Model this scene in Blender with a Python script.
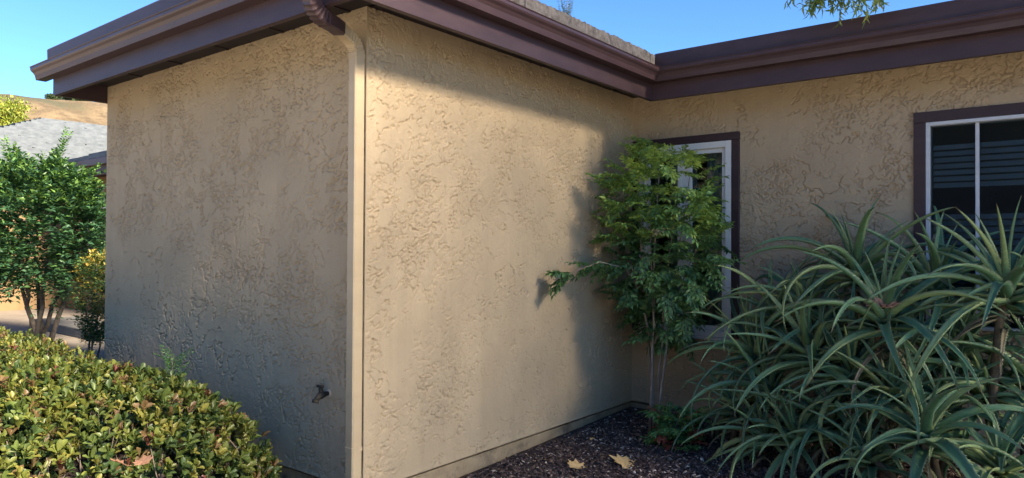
import bpy, math, random
import numpy as np
from mathutils import Vector, Matrix

for o_ in list(bpy.data.objects): bpy.data.objects.remove(o_)
scene = bpy.context.scene
C = scene.collection

# ------------------------------------------------------------------ camera
YAW, PITCH, ROLL = 0.66831, 0.01156, 0.00572
CAM = np.array([2.938, -5.376, 1.41]); FPX = 710.3
fw = np.array([-math.sin(YAW)*math.cos(PITCH), math.cos(YAW)*math.cos(PITCH), math.sin(PITCH)])
rt = np.array([math.cos(YAW), math.sin(YAW), 0.0]); up = np.cross(rt, fw)
rt, up = math.cos(ROLL)*rt + math.sin(ROLL)*up, -math.sin(ROLL)*rt + math.cos(ROLL)*up
cam = bpy.data.cameras.new('camera'); cam.sensor_width = 36; cam.lens = FPX/1024*36
cam.clip_start = .05; cam.clip_end = 3000
camo = bpy.data.objects.new('camera', cam); C.objects.link(camo)
camo.matrix_world = Matrix(((rt[0], up[0], -fw[0], CAM[0]), (rt[1], up[1], -fw[1], CAM[1]), (rt[2], up[2], -fw[2], CAM[2]), (0, 0, 0, 1)))
scene.camera = camo

# ------------------------------------------------------------------ sky, sun, exposure
SUN_EL, SUN_PHI = math.radians(30), math.radians(-0.8)     # low sun, just behind the plane of the long wall
sdir = Vector((math.cos(SUN_EL)*math.cos(SUN_PHI), math.cos(SUN_EL)*math.sin(SUN_PHI), math.sin(SUN_EL)))
world = bpy.data.worlds.new('World'); scene.world = world; world.use_nodes = True
wn = world.node_tree.nodes; wl = world.node_tree.links
sky = wn.new('ShaderNodeTexSky'); sky.sky_type = 'NISHITA'; sky.sun_disc = False
sky.sun_elevation = SUN_EL; sky.sun_rotation = math.atan2(sdir.x, sdir.y)
sky.air_density = 1.0; sky.dust_density = 0.0; sky.ozone_density = 2.6; sky.altitude = 4500
bg = wn['Background']; bg.inputs['Strength'].default_value = 0.080
hs = wn.new('ShaderNodeHueSaturation'); hs.inputs['Saturation'].default_value = 1.16
wl.new(sky.outputs['Color'], hs.inputs['Color']); wl.new(hs.outputs['Color'], bg.inputs['Color'])
sun = bpy.data.lights.new('sun', 'SUN'); sun.energy = 5.0; sun.angle = math.radians(10); sun.color = (1.0, .84, .64)
suno = bpy.data.objects.new('sun', sun); C.objects.link(suno); suno.rotation_euler = sdir.to_track_quat('Z', 'Y').to_euler()
vs = scene.view_settings; vs.view_transform = 'Standard'; vs.look = 'None'; vs.gamma = 1; vs.exposure = 2.25
try: vs.use_curve_mapping = False
except Exception: pass

# ------------------------------------------------------------------ helpers
def ray(x, y): return fw + (x-512)/FPX*rt - (y-239)/FPX*up
def at(x, y, ax, v):
    d = ray(x, y); return CAM + (v-CAM[ax])/d[ax]*d
def at_depth(x, y, t): return CAM + t*ray(x, y)

rng = np.random.default_rng(7); random.seed(7)
M = {}
def new_mat(name):
    m = bpy.data.materials.new(name); m.use_nodes = True; M[name] = m
    nt = m.node_tree; return m, nt.nodes, nt.links, nt.nodes['Principled BSDF']
def noise(n, l, vec, scale, detail=4, rough=.55, dist=0.0):
    t = n.new('ShaderNodeTexNoise'); t.inputs['Scale'].default_value = scale; t.inputs['Detail'].default_value = detail
    t.inputs['Roughness'].default_value = rough; t.inputs['Distortion'].default_value = dist
    if vec is not None: l.new(vec, t.inputs['Vector'])
    return t.outputs['Fac']
def ramp(n, l, fac, stops):
    r = n.new('ShaderNodeValToRGB'); e = r.color_ramp.elements
    while len(e) < len(stops): e.new(.5)
    for k, (p, c) in enumerate(stops):
        e[k].position = p; e[k].color = (*c, 1) if len(c) == 3 else c
    l.new(fac, r.inputs['Fac']); return r.outputs['Color']
def mixc(n, l, fac, a, b, mode='MIX'):
    m = n.new('ShaderNodeMix'); m.data_type = 'RGBA'; m.blend_type = mode
    for s, v in ((m.inputs[0], fac), (m.inputs[6], a), (m.inputs[7], b)):
        if hasattr(v, 'is_linked'): l.new(v, s)
        elif isinstance(v, (int, float)): s.default_value = v
        else: s.default_value = (*v, 1)
    return m.outputs[2]
def bump(n, l, h, bsdf, strength=.5, dist=.01):
    b = n.new('ShaderNodeBump'); b.inputs['Strength'].default_value = strength; b.inputs['Distance'].default_value = dist
    l.new(h, b.inputs['Height']); l.new(b.outputs['Normal'], bsdf.inputs['Normal'])
def pos(n): return n.new('ShaderNodeNewGeometry').outputs['Position']
def objc(n): return n.new('ShaderNodeTexCoord').outputs['Object']

def surface(name, col_a, col_b, scale=6, rough=.8, bscale=60, bstr=.3, bdist=.004, spec=.3, third=None):
    m, n, l, b = new_mat(name); p = pos(n)
    c = ramp(n, l, noise(n, l, p, scale, 6, .62), [(.3, col_a), (.7, col_b)])
    if third: c = mixc(n, l, ramp(n, l, noise(n, l, p, scale*.33, 5, .7), [(.5, (0, 0, 0)), (.68, (1, 1, 1))]), c, third)
    l.new(c, b.inputs['Base Color'])
    b.inputs['Roughness'].default_value = rough; b.inputs['Specular IOR Level'].default_value = spec
    bump(n, l, noise(n, l, p, bscale, 5, .65), b, bstr, bdist)
    return m

# stucco paint: tan with faint mottling, water streaks and grime near the bottom
def stucco_mat(name, base):
    m, n, l, b = new_mat(name); p = pos(n)
    a = tuple(v*.90 for v in base); c2 = tuple(min(1, v*1.07) for v in base)
    c = ramp(n, l, noise(n, l, p, 2.3, 6, .6), [(.3, a), (.7, c2)])
    mp = n.new('ShaderNodeMapping'); mp.inputs['Scale'].default_value = (7, 7, .35); l.new(p, mp.inputs['Vector'])
    st = ramp(n, l, noise(n, l, mp.outputs[0], 1.0, 5, .6), [(.5, (0, 0, 0)), (.78, (.22, .22, .22))])
    c = mixc(n, l, st, c, tuple(v*.55 for v in base))
    fine = ramp(n, l, noise(n, l, p, 130, 3, .6), [(.3, (.93, .93, .93)), (.7, (1.0, 1.0, 1.0))])
    c = mixc(n, l, 1.0, c, fine, 'MULTIPLY')
    l.new(c, b.inputs['Base Color']); b.inputs['Roughness'].default_value = .88; b.inputs['Specular IOR Level'].default_value = .25
    rid = ramp(n, l, noise(n, l, p, 34, 3, .6, 1.6), [(.46, (0, 0, 0)), (.53, (1, 1, 1))])
    area = ramp(n, l, noise(n, l, p, 2.1, 3, .5), [(.38, (.1, .1, .1)), (.6, (1, 1, 1))])
    hgt = mixc(n, l, .5, mixc(n, l, 1.0, rid, area, 'MULTIPLY'), noise(n, l, p, 110, 6, .7))
    bump(n, l, hgt, b, .5, .0035)
    return m
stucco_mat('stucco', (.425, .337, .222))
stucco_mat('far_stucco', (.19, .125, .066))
surface('foundation', (.27, .21, .135), (.40, .32, .21), 11, .95, 60, .9, .010, .15, third=(.13, .105, .08))
def paint(name, a, b_, rough=.5):
    m, n, l, b = new_mat(name); p = pos(n)
    mp = n.new('ShaderNodeMapping'); mp.inputs['Scale'].default_value = (3, 3, 12); l.new(p, mp.inputs['Vector'])
    l.new(ramp(n, l, noise(n, l, mp.outputs[0], 1.3, 7, .65), [(.3, a), (.72, b_)]), b.inputs['Base Color'])
    b.inputs['Roughness'].default_value = rough; b.inputs['Specular IOR Level'].default_value = .35
    bump(n, l, noise(n, l, p, 40, 6, .6), b, .25, .003)
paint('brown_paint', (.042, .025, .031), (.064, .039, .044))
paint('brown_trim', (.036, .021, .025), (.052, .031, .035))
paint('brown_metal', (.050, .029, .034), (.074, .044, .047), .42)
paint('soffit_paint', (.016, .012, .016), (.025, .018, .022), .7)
paint('tan_metal', (.415, .325, .205), (.46, .365, .235), .45)
paint('white_vinyl', (.66, .68, .66), (.74, .75, .73), .4)
paint('aluminium', (.48, .52, .55), (.58, .61, .64), .35)
surface('weathered_roof', (.10, .09, .085), (.19, .175, .165), 30, .95, 120, .9, .006, .1, third=(.06, .055, .05))
surface('grey_shingle', (.105, .122, .140), (.175, .198, .22), 5.0, .95, 90, .5, .01, .1)
surface('concrete', (.19, .165, .135), (.25, .22, .185), 1.6, .92, 60, .3, .004, .2, third=(.14, .125, .105))
surface('pale_concrete', (.46, .42, .36), (.56, .52, .45), 1.2, .92, 60, .3, .004, .2, third=(.38, .35, .30))
surface('step_concrete', (.10, .10, .10), (.15, .15, .145), 5, .92, 60, .4, .004, .2)
surface('soil', (.045, .035, .033), (.09, .07, .064), 9, .98, 55, 1.0, .02, .1)
surface('ground', (.16, .13, .09), (.25, .21, .15), .6, .98, 12, .5, .02, .1)
surface('bark', (.050, .043, .037), (.09, .078, .066), 25, .9, 90, .8, .006, .15)
surface('nandina_cane', (.19, .155, .125), (.31, .26, .21), 22, .85, 80, .8, .004, .2)
surface('aloe_stem', (.08, .065, .045), (.17, .13, .085), 20, .95, 60, .9, .01, .1)
surface('twig', (.11, .085, .07), (.22, .18, .15), 18, .9, 90, .5, .003, .15)
surface('curtain', (.44, .47, .42), (.54, .57, .51), 3, .95, 100, .2, .002, .1)
surface('blind', (.34, .36, .40), (.42, .44, .47), 3, .6, 60, .1, .001, .3)
surface('room', (.03, .03, .03), (.05, .05, .05), 2, .9, 30, .1, .002, .2)
surface('brass', (.018, .017, .015), (.04, .036, .028), 60, .7, 200, .4, .001, .25)
surface('pipe_tan', (.42, .36, .28), (.50, .43, .34), 20, .6, 100, .3, .001, .3)
surface('dry_leaf', (.56, .36, .14), (.72, .52, .25), 18, .7, 90, .5, .003, .25)
surface('brown_leaf', (.17, .09, .055), (.27, .15, .09), 18, .7, 90, .5, .003, .25)
surface('dried_flower', (.36, .19, .14), (.48, .30, .22), 30, .9, 90, .3, .003, .1)

m, n, l, b = new_mat('glass')
tr = n.new('ShaderNodeBsdfTransparent'); tr.inputs[0].default_value = (.62, .70, .72, 1)
gl = n.new('ShaderNodeBsdfGlossy'); gl.inputs['Roughness'].default_value = .02; gl.inputs['Color'].default_value = (.9, .95, 1, 1)
fr = n.new('ShaderNodeFresnel'); fr.inputs['IOR'].default_value = 1.5
bm_ = n.new('ShaderNodeBump'); bm_.inputs['Strength'].default_value = .06; bm_.inputs['Distance'].default_value = .02
l.new(noise(n, l, pos(n), 2.2, 2, .5), bm_.inputs['Height']); l.new(bm_.outputs[0], gl.inputs['Normal'])
mg = n.new('ShaderNodeMixShader'); l.new(fr.outputs[0], mg.inputs[0]); l.new(tr.outputs[0], mg.inputs[1]); l.new(gl.outputs[0], mg.inputs[2]); l.new(mg.outputs[0], n['Material Output'].inputs['Surface'])

m, n, l, b = new_mat('hill_grass'); p = pos(n)
c = ramp(n, l, noise(n, l, p, .22, 8, .72), [(.38, (.085, .062, .034)), (.62, (.175, .128, .072))])
c = mixc(n, l, ramp(n, l, noise(n, l, p, .055, 7, .7), [(.50, (0, 0, 0)), (.62, (.8, .8, .8))]), c, (.05, .055, .028))
l.new(c, b.inputs['Base Color']); b.inputs['Roughness'].default_value = 1; bump(n, l, noise(n, l, p, .5, 6, .7), b, .8, 1.0)

def leaf_mat(name, rough=.42, trans=.32, spec=.4, warm=(1.15, 1.1, .55)):
    m, n, l, b = new_mat(name)
    a = n.new('ShaderNodeAttribute'); a.attribute_name = 'tint'
    v = ramp(n, l, noise(n, l, pos(n), 45, 3, .6), [(.3, (.82, .82, .82)), (.7, (1.12, 1.12, 1.12))])
    c = mixc(n, l, 1.0, a.outputs['Color'], v, 'MULTIPLY')
    l.new(c, b.inputs['Base Color']); b.inputs['Roughness'].default_value = rough; b.inputs['Specular IOR Level'].default_value = spec
    t = n.new('ShaderNodeBsdfTranslucent'); l.new(mixc(n, l, 1.0, c, warm, 'MULTIPLY'), t.inputs['Color'])
    ms = n.new('ShaderNodeMixShader'); ms.inputs[0].default_value = trans
    out = n['Material Output']; l.new(b.outputs[0], ms.inputs[1]); l.new(t.outputs[0], ms.inputs[2]); l.new(ms.outputs[0], out.inputs['Surface'])
leaf_mat('leaf'); leaf_mat('chips', .95, 0.0, .15)

def aloe_mat(name, ramp_stops, dry=.9):
    m, n, l, b = new_mat(name)
    oi = n.new('ShaderNodeObjectInfo')
    base = ramp(n, l, oi.outputs['Random'], ramp_stops)
    at_ = n.new('ShaderNodeAttribute'); at_.attribute_name = 'along'      # x: base to tip, y: 0 middle .. 1 margin
    sp = n.new('ShaderNodeSeparateColor'); l.new(at_.outputs['Color'], sp.inputs[0])
    c = mixc(n, l, ramp(n, l, sp.outputs[1], [(.55, (0, 0, 0)), (1, (.55, .55, .55))]), base, (.38, .42, .24))
    c = mixc(n, l, ramp(n, l, sp.outputs[0], [(dry, (0, 0, 0)), (1, (1, 1, 1))]), c, (.16, .10, .06))
    o = objc(n)
    mp = n.new('ShaderNodeMapping'); mp.inputs['Scale'].default_value = (60, 6, 60); l.new(o, mp.inputs['Vector'])
    v = ramp(n, l, noise(n, l, mp.outputs[0], 1.0, 4, .6), [(.3, (.78, .80, .78)), (.7, (1.12, 1.12, 1.10))])
    c = mixc(n, l, 1.0, c, v, 'MULTIPLY')
    l.new(c, b.inputs['Base Color']); b.inputs['Roughness'].default_value = .46; b.inputs['Specular IOR Level'].default_value = .4
    bump(n, l, noise(n, l, mp.outputs[0], 2.0, 3, .6), b, .25, .003)
aloe_mat('aloe_green', [(0, (.060, .135, .070)), (.4, (.105, .21, .100)), (.75, (.18, .295, .130)), (1, (.33, .40, .155))])
aloe_mat('aloe_dry', [(0, (.20, .145, .085)), (1, (.33, .26, .15))], .6)

# ---- object helpers
def mesh_obj(name, verts, faces, mat, parent=None, smooth=False):
    me = bpy.data.meshes.new(name); me.from_pydata([tuple(map(float, v)) for v in verts], [], faces); me.update()
    if smooth: me.polygons.foreach_set('use_smooth', [True]*len(me.polygons))
    if mat: me.materials.append(M[mat])
    o = bpy.data.objects.new(name, me); C.objects.link(o)
    if parent: o.parent = parent
    return o
def np_obj(name, V, F, mat, parent=None, smooth=False, color=None, attr='tint'):
    """V (n,3), F (m,k) equal-sided faces; color (n,3) per vertex"""
    V = np.asarray(V, dtype=np.float32); F = np.asarray(F, dtype=np.int32); k = F.shape[1]
    me = bpy.data.meshes.new(name); me.vertices.add(len(V)); me.vertices.foreach_set('co', V.ravel())
    me.loops.add(F.size); me.loops.foreach_set('vertex_index', F.ravel())
    me.polygons.add(len(F)); me.polygons.foreach_set('loop_start', np.arange(0, F.size, k, dtype=np.int32))
    if smooth: me.polygons.foreach_set('use_smooth', np.ones(len(F), dtype=bool))
    me.update(calc_edges=True)
    if color is not None:
        ca = me.color_attributes.new(attr, 'FLOAT_COLOR', 'POINT')
        ca.data.foreach_set('color', np.concatenate([color, np.ones((len(V), 1))], 1).astype(np.float32).ravel())
    if mat: me.materials.append(M[mat])
    o = bpy.data.objects.new(name, me); C.objects.link(o)
    if parent: o.parent = parent
    return o
def empty(name, loc=(0, 0, 0), parent=None):
    o = bpy.data.objects.new(name, None); C.objects.link(o); o.location = tuple(map(float, loc)); o.empty_display_size = .1
    if parent: o.parent = parent
    return o
def tag(o, label=None, cat=None, group=None, kind=None):
    if label: o['label'] = label
    if cat: o['category'] = cat
    if group: o['group'] = group
    if kind: o['kind'] = kind
    return o
BOXF = [(0, 3, 2, 1), (4, 5, 6, 7), (0, 1, 5, 4), (1, 2, 6, 5), (2, 3, 7, 6), (3, 0, 4, 7)]
def boxv(x0, x1, y0, y1, z0, z1):
    return [(x0, y0, z0), (x1, y0, z0), (x1, y1, z0), (x0, y1, z0), (x0, y0, z1), (x1, y0, z1), (x1, y1, z1), (x0, y1, z1)]
def bevel(o, w=.004, seg=2):
    md = o.modifiers.new('bevel', 'BEVEL'); md.width = w; md.segments = seg; md.limit_method = 'ANGLE'
def box(name, x0, x1, y0, y1, z0, z1, mat, parent=None, bev=0):
    o = mesh_obj(name, boxv(x0, x1, y0, y1, z0, z1), BOXF, mat, parent)
    if bev: bevel(o, bev)
    return o
def tube(path, radii, seg=8):
    """verts, faces of a tube along path"""
    P = [Vector(map(float, p)) for p in path]; V = []; F = []
    ref = Vector((0, 0, 1)); t0 = (P[1]-P[0]).normalized()
    if abs(t0.z) > .9: ref = Vector((1, 0, 0))
    u = t0.cross(ref).normalized()
    for i, p in enumerate(P):
        t = (P[min(i+1, len(P)-1)]-P[max(i-1, 0)]).normalized()
        u = (u - t*u.dot(t)).normalized(); w = t.cross(u)
        r = radii[i] if hasattr(radii, '__len__') else radii
        for k in range(seg):
            a = 2*math.pi*k/seg; V.append(p + (u*math.cos(a)+w*math.sin(a))*r)
    for i in range(len(P)-1):
        for k in range(seg):
            k2 = (k+1) % seg; F.append((i*seg+k, i*seg+k2, (i+1)*seg+k2, (i+1)*seg+k))
    F.append(tuple(range(seg-1, -1, -1))); F.append(tuple((len(P)-1)*seg+k for k in range(seg)))
    return V, F
def tube_obj(name, path, radii, mat, parent=None, seg=8):
    V, F = tube(path, radii, seg); return mesh_obj(name, V, F, mat, parent, smooth=True)
def join(*parts):
    V = []; F = []
    for v, f in parts:
        k = len(V); V += list(v); F += [tuple(i+k for i in q) for q in f]
    return V, F

def vnoise(u, v, seed):
    r = np.random.default_rng(seed); L = r.random((256, 256)).astype(np.float32)
    ui = np.floor(u).astype(int); vi = np.floor(v).astype(int); fu = u-ui; fv = v-vi
    fu = fu*fu*(3-2*fu); fv = fv*fv*(3-2*fv)
    a = L[ui % 256, vi % 256]; b_ = L[(ui+1) % 256, vi % 256]; c_ = L[ui % 256, (vi+1) % 256]; d = L[(ui+1) % 256, (vi+1) % 256]
    return (a*(1-fu)+b_*fu)*(1-fv)+(c_*(1-fu)+d*fu)*fv
def fbm(u, v, seed, octv=4, gain=.5):
    s = 0; a = 1; t = 0
    for k in range(octv):
        s = s + a*vnoise(u*2**k+13.7*k, v*2**k+7.1*k, seed+k); t += a; a *= gain
    return s/t
def sstep(a, b_, x):
    t = np.clip((x-a)/(b_-a), 0, 1); return t*t*(3-2*t)

# leaves as small folded blades, joined into one mesh
def unit(a): return a/np.maximum(np.linalg.norm(a, axis=-1, keepdims=True), 1e-9)
def leaves(name, P, D, U, Ln, W, tint, mat='leaf', parent=None, fold=.25, droop=.12, blunt=False):
    P = np.asarray(P, float); N = len(P); D = unit(np.asarray(D, float)); U = np.asarray(U, float)
    S = unit(np.cross(D, U)); U = np.cross(S, D)
    Ln = np.broadcast_to(np.asarray(Ln, float), (N,))[:, None]; W = np.broadcast_to(np.asarray(W, float), (N,))[:, None]
    base = P; mid = P+D*Ln*.48-U*Ln*droop*.25; tip = P+D*Ln-U*Ln*droop
    lf = P+D*Ln*.42-S*W*.5+U*W*fold; rg = P+D*Ln*.42+S*W*.5+U*W*fold
    if blunt:
        l1 = P+D*Ln*.30-S*W*.30+U*W*fold*.6; r1 = P+D*Ln*.30+S*W*.30+U*W*fold*.6; l2 = P+D*Ln*.68-S*W*.5+U*W*fold; r2_ = P+D*Ln*.68+S*W*.5+U*W*fold
        l3 = P+D*Ln*.9-S*W*.3+U*W*fold*.3-U*Ln*droop*.7; r3_ = P+D*Ln*.9+S*W*.3+U*W*fold*.3-U*Ln*droop*.7; mid = P+D*Ln*.66-U*Ln*droop*.3
        V = np.stack([base, l1, l2, l3, tip, r3_, r2_, r1, mid], 1).reshape(-1, 3)
        F = (np.arange(N)[:, None, None]*9+np.array([[0, 8, 1], [1, 8, 2], [2, 8, 3], [3, 8, 4], [4, 8, 5], [5, 8, 6], [6, 8, 7], [7, 8, 0]])[None]).reshape(-1, 3)
        o = np_obj(name, V, F, mat, parent, color=np.repeat(np.asarray(tint, float), 9, axis=0)); o['kind'] = 'stuff'; return o
    V = np.stack([base, lf, mid, rg, tip], 1).reshape(-1, 3)
    F = (np.arange(N)[:, None, None]*5+np.array([[0, 2, 1], [0, 3, 2], [1, 2, 4], [2, 3, 4]])[None]).reshape(-1, 3)
    col = np.repeat(np.asarray(tint, float), 5, axis=0)
    o = np_obj(name, V, F, mat, parent, color=col); o['kind'] = 'stuff'; return o
def rdir(N, r=rng):
    return unit(r.normal(size=(N, 3)))

# ================================================================== SETTING
gsheet = mesh_obj('ground', [(-900, -900, -.06), (900, -900, -.06), (900, 900, -.06), (-900, 900, -.06)], [(0, 1, 2, 3)], 'ground'); tag(gsheet, kind='structure')

B, L, OV = 2.908, 3.189, .378        # side wall length, front wall length, eave overhang
XR = 6.4                             # right end of the long wall, outside the frame
ZB, ZF = .12, 2.5575                 # stucco base, fascia bottom
ZT = 2.69                            # soffit

# planting bed with loose mulch, rising a little to the corner
def bed_z(x, y): return .055+.030*np.clip(y, -3, 0)+.018*(fbm(np.asarray(x)*2.2+20, np.asarray(y)*2.2+40, 90, 3)-.5)
nx, ny = 120, 100
gx, gy = np.meshgrid(np.linspace(-.05, 6.2, nx), np.linspace(-4.19, .05, ny), indexing='ij')
gz = bed_z(gx, gy)+.010*(fbm(gx*14+5, gy*14+9, 33, 3)-.5)
idx = np.arange(nx*ny).reshape(nx, ny)
Fq = np.stack([idx[:-1, :-1], idx[1:, :-1], idx[1:, 1:], idx[:-1, 1:]], -1).reshape(-1, 4)
bed = np_obj('planting_bed', np.stack([gx, gy, gz], -1).reshape(-1, 3), Fq, 'soil', smooth=True); tag(bed, kind='structure')
# soil strip in front of the front wall, under the hedge
strip = box('soil_strip', -6.2, .419, -5.4, -B+.05, -.10, -.029, 'soil'); tag(strip, kind='structure')
# paved court in front of the far house
court = mesh_obj('paved_court', [(-15.6, -6, -.03), (-4.2, -6, -.03), (-4.2, 3, -.03), (-15.6, 3, -.03)], [(0, 1, 2, 3)], 'concrete'); tag(court, kind='structure')

walk = box('bounce_walk', .42, 14, -5.9, -4.2, -.12, -.025, 'pale_concrete'); tag(walk, kind='structure')  # unseen pale paving added to bounce sunlight onto walls and bed
bounce_drive = mesh_obj('bounce_driveway', [(-40, -60, -.045), (60, -60, -.045), (60, -5.901, -.045), (-40, -5.901, -.045)], [(0, 1, 2, 3)], 'pale_concrete'); tag(bounce_drive, kind='structure')  # added behind the camera as a sunlit reflector for the shaded walls

# wood chips
N = 46000
cx = rng.uniform(.0, 3.6, N); cy = rng.uniform(-2.6, 0, N)
keep = (cy > -2.9) & (cx+.001 > 0)
cx, cy = cx[keep], cy[keep]; N = len(cx)
cz = bed_z(cx, cy)+rng.uniform(.002, .014, N)
ln = rng.gamma(2.6, .0052, N)+.006; wd = ln*rng.uniform(.25, .6, N); th = rng.uniform(.002, .005, N)
a = rng.uniform(0, 2*math.pi, N); D = np.stack([np.cos(a), np.sin(a), rng.normal(0, .35, N)], 1); D = unit(D)
Uv = unit(np.stack([rng.normal(0, .35, N), rng.normal(0, .35, N), np.ones(N)], 1)); S = unit(np.cross(D, Uv)); Uv = np.cross(S, D)
Pc = np.stack([cx, cy, cz], 1)
cor = []
for sx, sy, sz in ((-1, -1, -1), (1, -.6, -1), (1, .8, -1), (-.9, 1, -1), (-1, -1, 1), (1, -.6, 1), (1, .8, 1), (-.9, 1, 1)):
    cor.append(Pc+D*(sx*ln/2)[:, None]+S*(sy*wd/2)[:, None]+Uv*(sz*th/2)[:, None])
V = np.stack(cor, 1).reshape(-1, 3); F = (np.arange(N)[:, None, None]*8+np.array(BOXF)[None]).reshape(-1, 4)
br = rng.choice([0, 1, 2, 3], N, p=[.55, .29, .11, .05])
pal = np.array([[.085, .064, .060], [.15, .11, .098], [.29, .21, .165], [.58, .50, .41]])
tint = pal[br]*rng.uniform(.7, 1.3, (N, 1))
chips = np_obj('wood_chips', V, F, 'chips', color=np.repeat(tint, 8, axis=0)); tag(chips, 'dark wood chip mulch covering the planting bed', 'mulch', kind='stuff')

# hill
hx = np.linspace(-320, -130, 70); hy = np.linspace(-120, 330, 110); HX, HY = np.meshgrid(hx, hy, indexing='ij')
prof = np.exp(-((HX+235)/62)**2)
HZ = prof*(48+.055*(HY-70)+9*(fbm(HX*.02+40, HY*.02+40, 5, 4)-.5)+1.6*(fbm(HX*.15+50, HY*.15+60, 15, 3)-.5))-4
idx = np.arange(HX.size).reshape(HX.shape)
Fq = np.stack([idx[:-1, :-1], idx[1:, :-1], idx[1:, 1:], idx[:-1, 1:]], -1).reshape(-1, 4)
hill = np_obj('hill', np.stack([HX, HY, HZ], -1).reshape(-1, 3), Fq, 'hill_grass', smooth=True); tag(hill, kind='structure')

# ================================================================== HOUSE
house = empty('house', (0, 0, 0)); tag(house, 'tan stucco house with dark brown eaves and gutters filling the view', 'house')

def stucco(name, o0, du, nlen, normal, z0, z1, seed, holes=(), depth=1.0, fine=1.0, step=.0048, xr=None):
    """a wall sheet of trowelled stucco with real relief; o0 start, du unit direction along the wall"""
    nu = int(nlen/step)+1; nv = int((z1-z0)/step)+1
    u, v = np.meshgrid(np.linspace(0, nlen, nu), np.linspace(z0, z1, nv), indexing='ij')
    wu = u+.05*(fbm(u*5, v*5, seed+50, 3)-.5); wv = v+.05*(fbm(u*5+9, v*5+4, seed+60, 3)-.5)
    mask = sstep(.36, .60, fbm(u*1.7+3, v*1.7+5, seed+1, 3))                     # rough and smooth areas
    n1 = fbm(wu*7.5, wv*9, seed+10, 4, .55); n2 = fbm(wu*17+wv*5, wv*21, seed+20, 3, .55); n3 = fbm(wu*11-wv*6, wv*13, seed+30, 4, .6)
    n4 = fbm(wu*23+wv*9, wv*26-wu*7, seed+25, 3, .6)
    plate = sstep(.49, .52, n1)*.0016*depth+sstep(.53, .57, n2)*.0012*(.15+.85*mask)*depth
    brk = sstep(.40, .50, fbm(u*6+8, v*6+2, seed+40, 2))
    crack = np.exp(-((n3-.5)/.016)**2)*(.2+.8*mask)*brk*.017
    crack2 = np.exp(-((n1-.57)/.011)**2)*sstep(.42, .55, fbm(u*5, v*5+3, seed+41, 2))*.018
    crack3 = np.exp(-((n4-.5)/.026)**2)*mask*sstep(.40, .52, fbm(u*7+1, v*7+3, seed+43, 2))*.012*fine
    h = plate-depth*np.maximum(np.maximum(crack, crack2), crack3)+.003*(fbm(u*2.5, v*2.5, seed+2, 2)-.5)+.0016*(fbm(u*45, v*45, seed+3, 2)-.5)
    edge = np.minimum(np.minimum(u, nlen-u)/.03, 1); h = h*edge
    if z0 > 0: h = h+.004*np.exp(-((v-z0)/.012)**2)
    P = np.array(o0)[None, None, :]+u[..., None]*np.array(du)[None, None, :]+h[..., None]*np.array(normal)[None, None, :]
    P[..., 2] = v
    idx = np.arange(nu*nv).reshape(nu, nv)
    Fq = np.stack([idx[:-1, :-1], idx[1:, :-1], idx[1:, 1:], idx[:-1, 1:]], -1)
    keep = np.ones(Fq.shape[:2], bool); um = (u[:-1, :-1]+u[1:, 1:])/2; vm = (v[:-1, :-1]+v[1:, 1:])/2
    for a0, a1, b0, b1 in holes: keep &= ~((um > a0) & (um < a1) & (vm > b0) & (vm < b1))
    return np_obj(name, P.reshape(-1, 3), Fq[keep], 'stucco', house, smooth=True)

W1X0, W1X1, W1Z0, W1Z1 = .070, .865, .715, 2.25       # white frame, outside size
W2X0, W2X1, W2Z0, W2Z1 = 2.178, 3.75, .90, 2.248
wa = stucco('wall', (-L, -B, 0), (1, 0, 0), L-.0, (0, -1, 0), ZB, ZT, 100, depth=.8, fine=1.4); wa['label'] = 'shaded front wall with a garden tap near its corner'
wb = stucco('wall', (0, -B, 0), (0, 1, 0), B, (1, 0, 0), ZB, ZT, 300); wb['label'] = 'side wall with warm low sunlight'
wc = stucco('wall', (0, 0, 0), (1, 0, 0), 3.3, (0, -1, 0), ZB, ZT, 500, holes=((W1X0+.01, W1X1-.01, W1Z0+.01, W1Z1-.01), (W2X0+.01, 3.31, W2Z0+.01, W2Z1-.01))); wc['label'] = 'long rear wall with two windows'
# the rest of the shell: cores behind the sheets, the wing outside the frame, back and end walls
T = .012
def core(x0, x1, y0, y1, z0=ZB, z1=ZT): return box('wall_core', x0, x1, y0, y1, z0+.002, z1-.002, 'stucco', house)
core(-L, -.012, -B+T, -B+.14); core(-.14, -T, -B+.15, .14)
core(-.01, W1X0+.02, T, .14); core(W1X1-.02, W2X0+.02, T, .14)
core(W1X0+.025, W1X1-.025, T, .14, ZB, W1Z0+.02); core(W1X0+.025, W1X1-.025, T, .14, W1Z1-.02, ZT)
core(W2X0+.025, W2X1-.025, T, .14, ZB, W2Z0+.02); core(W2X0+.025, W2X1-.025, T, .14, W2Z1-.02, ZT)
core(W2X1-.02, XR, T, .14)
core(3.302, XR-.001, .001, T-.001, W2Z1-.01, ZT); core(W2X1-.01, XR-.001, .0012, T-.001, ZB, W2Z1-.011); core(3.302, W2X1-.011, .001, T-.001, ZB, W2Z0+.01)
core(XR-.14, XR-.001, .15, 2.65)
core(-L, -L+.13, -B+.15, 2.8); core(-L+.14, XR, 2.66, 2.8)
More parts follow.
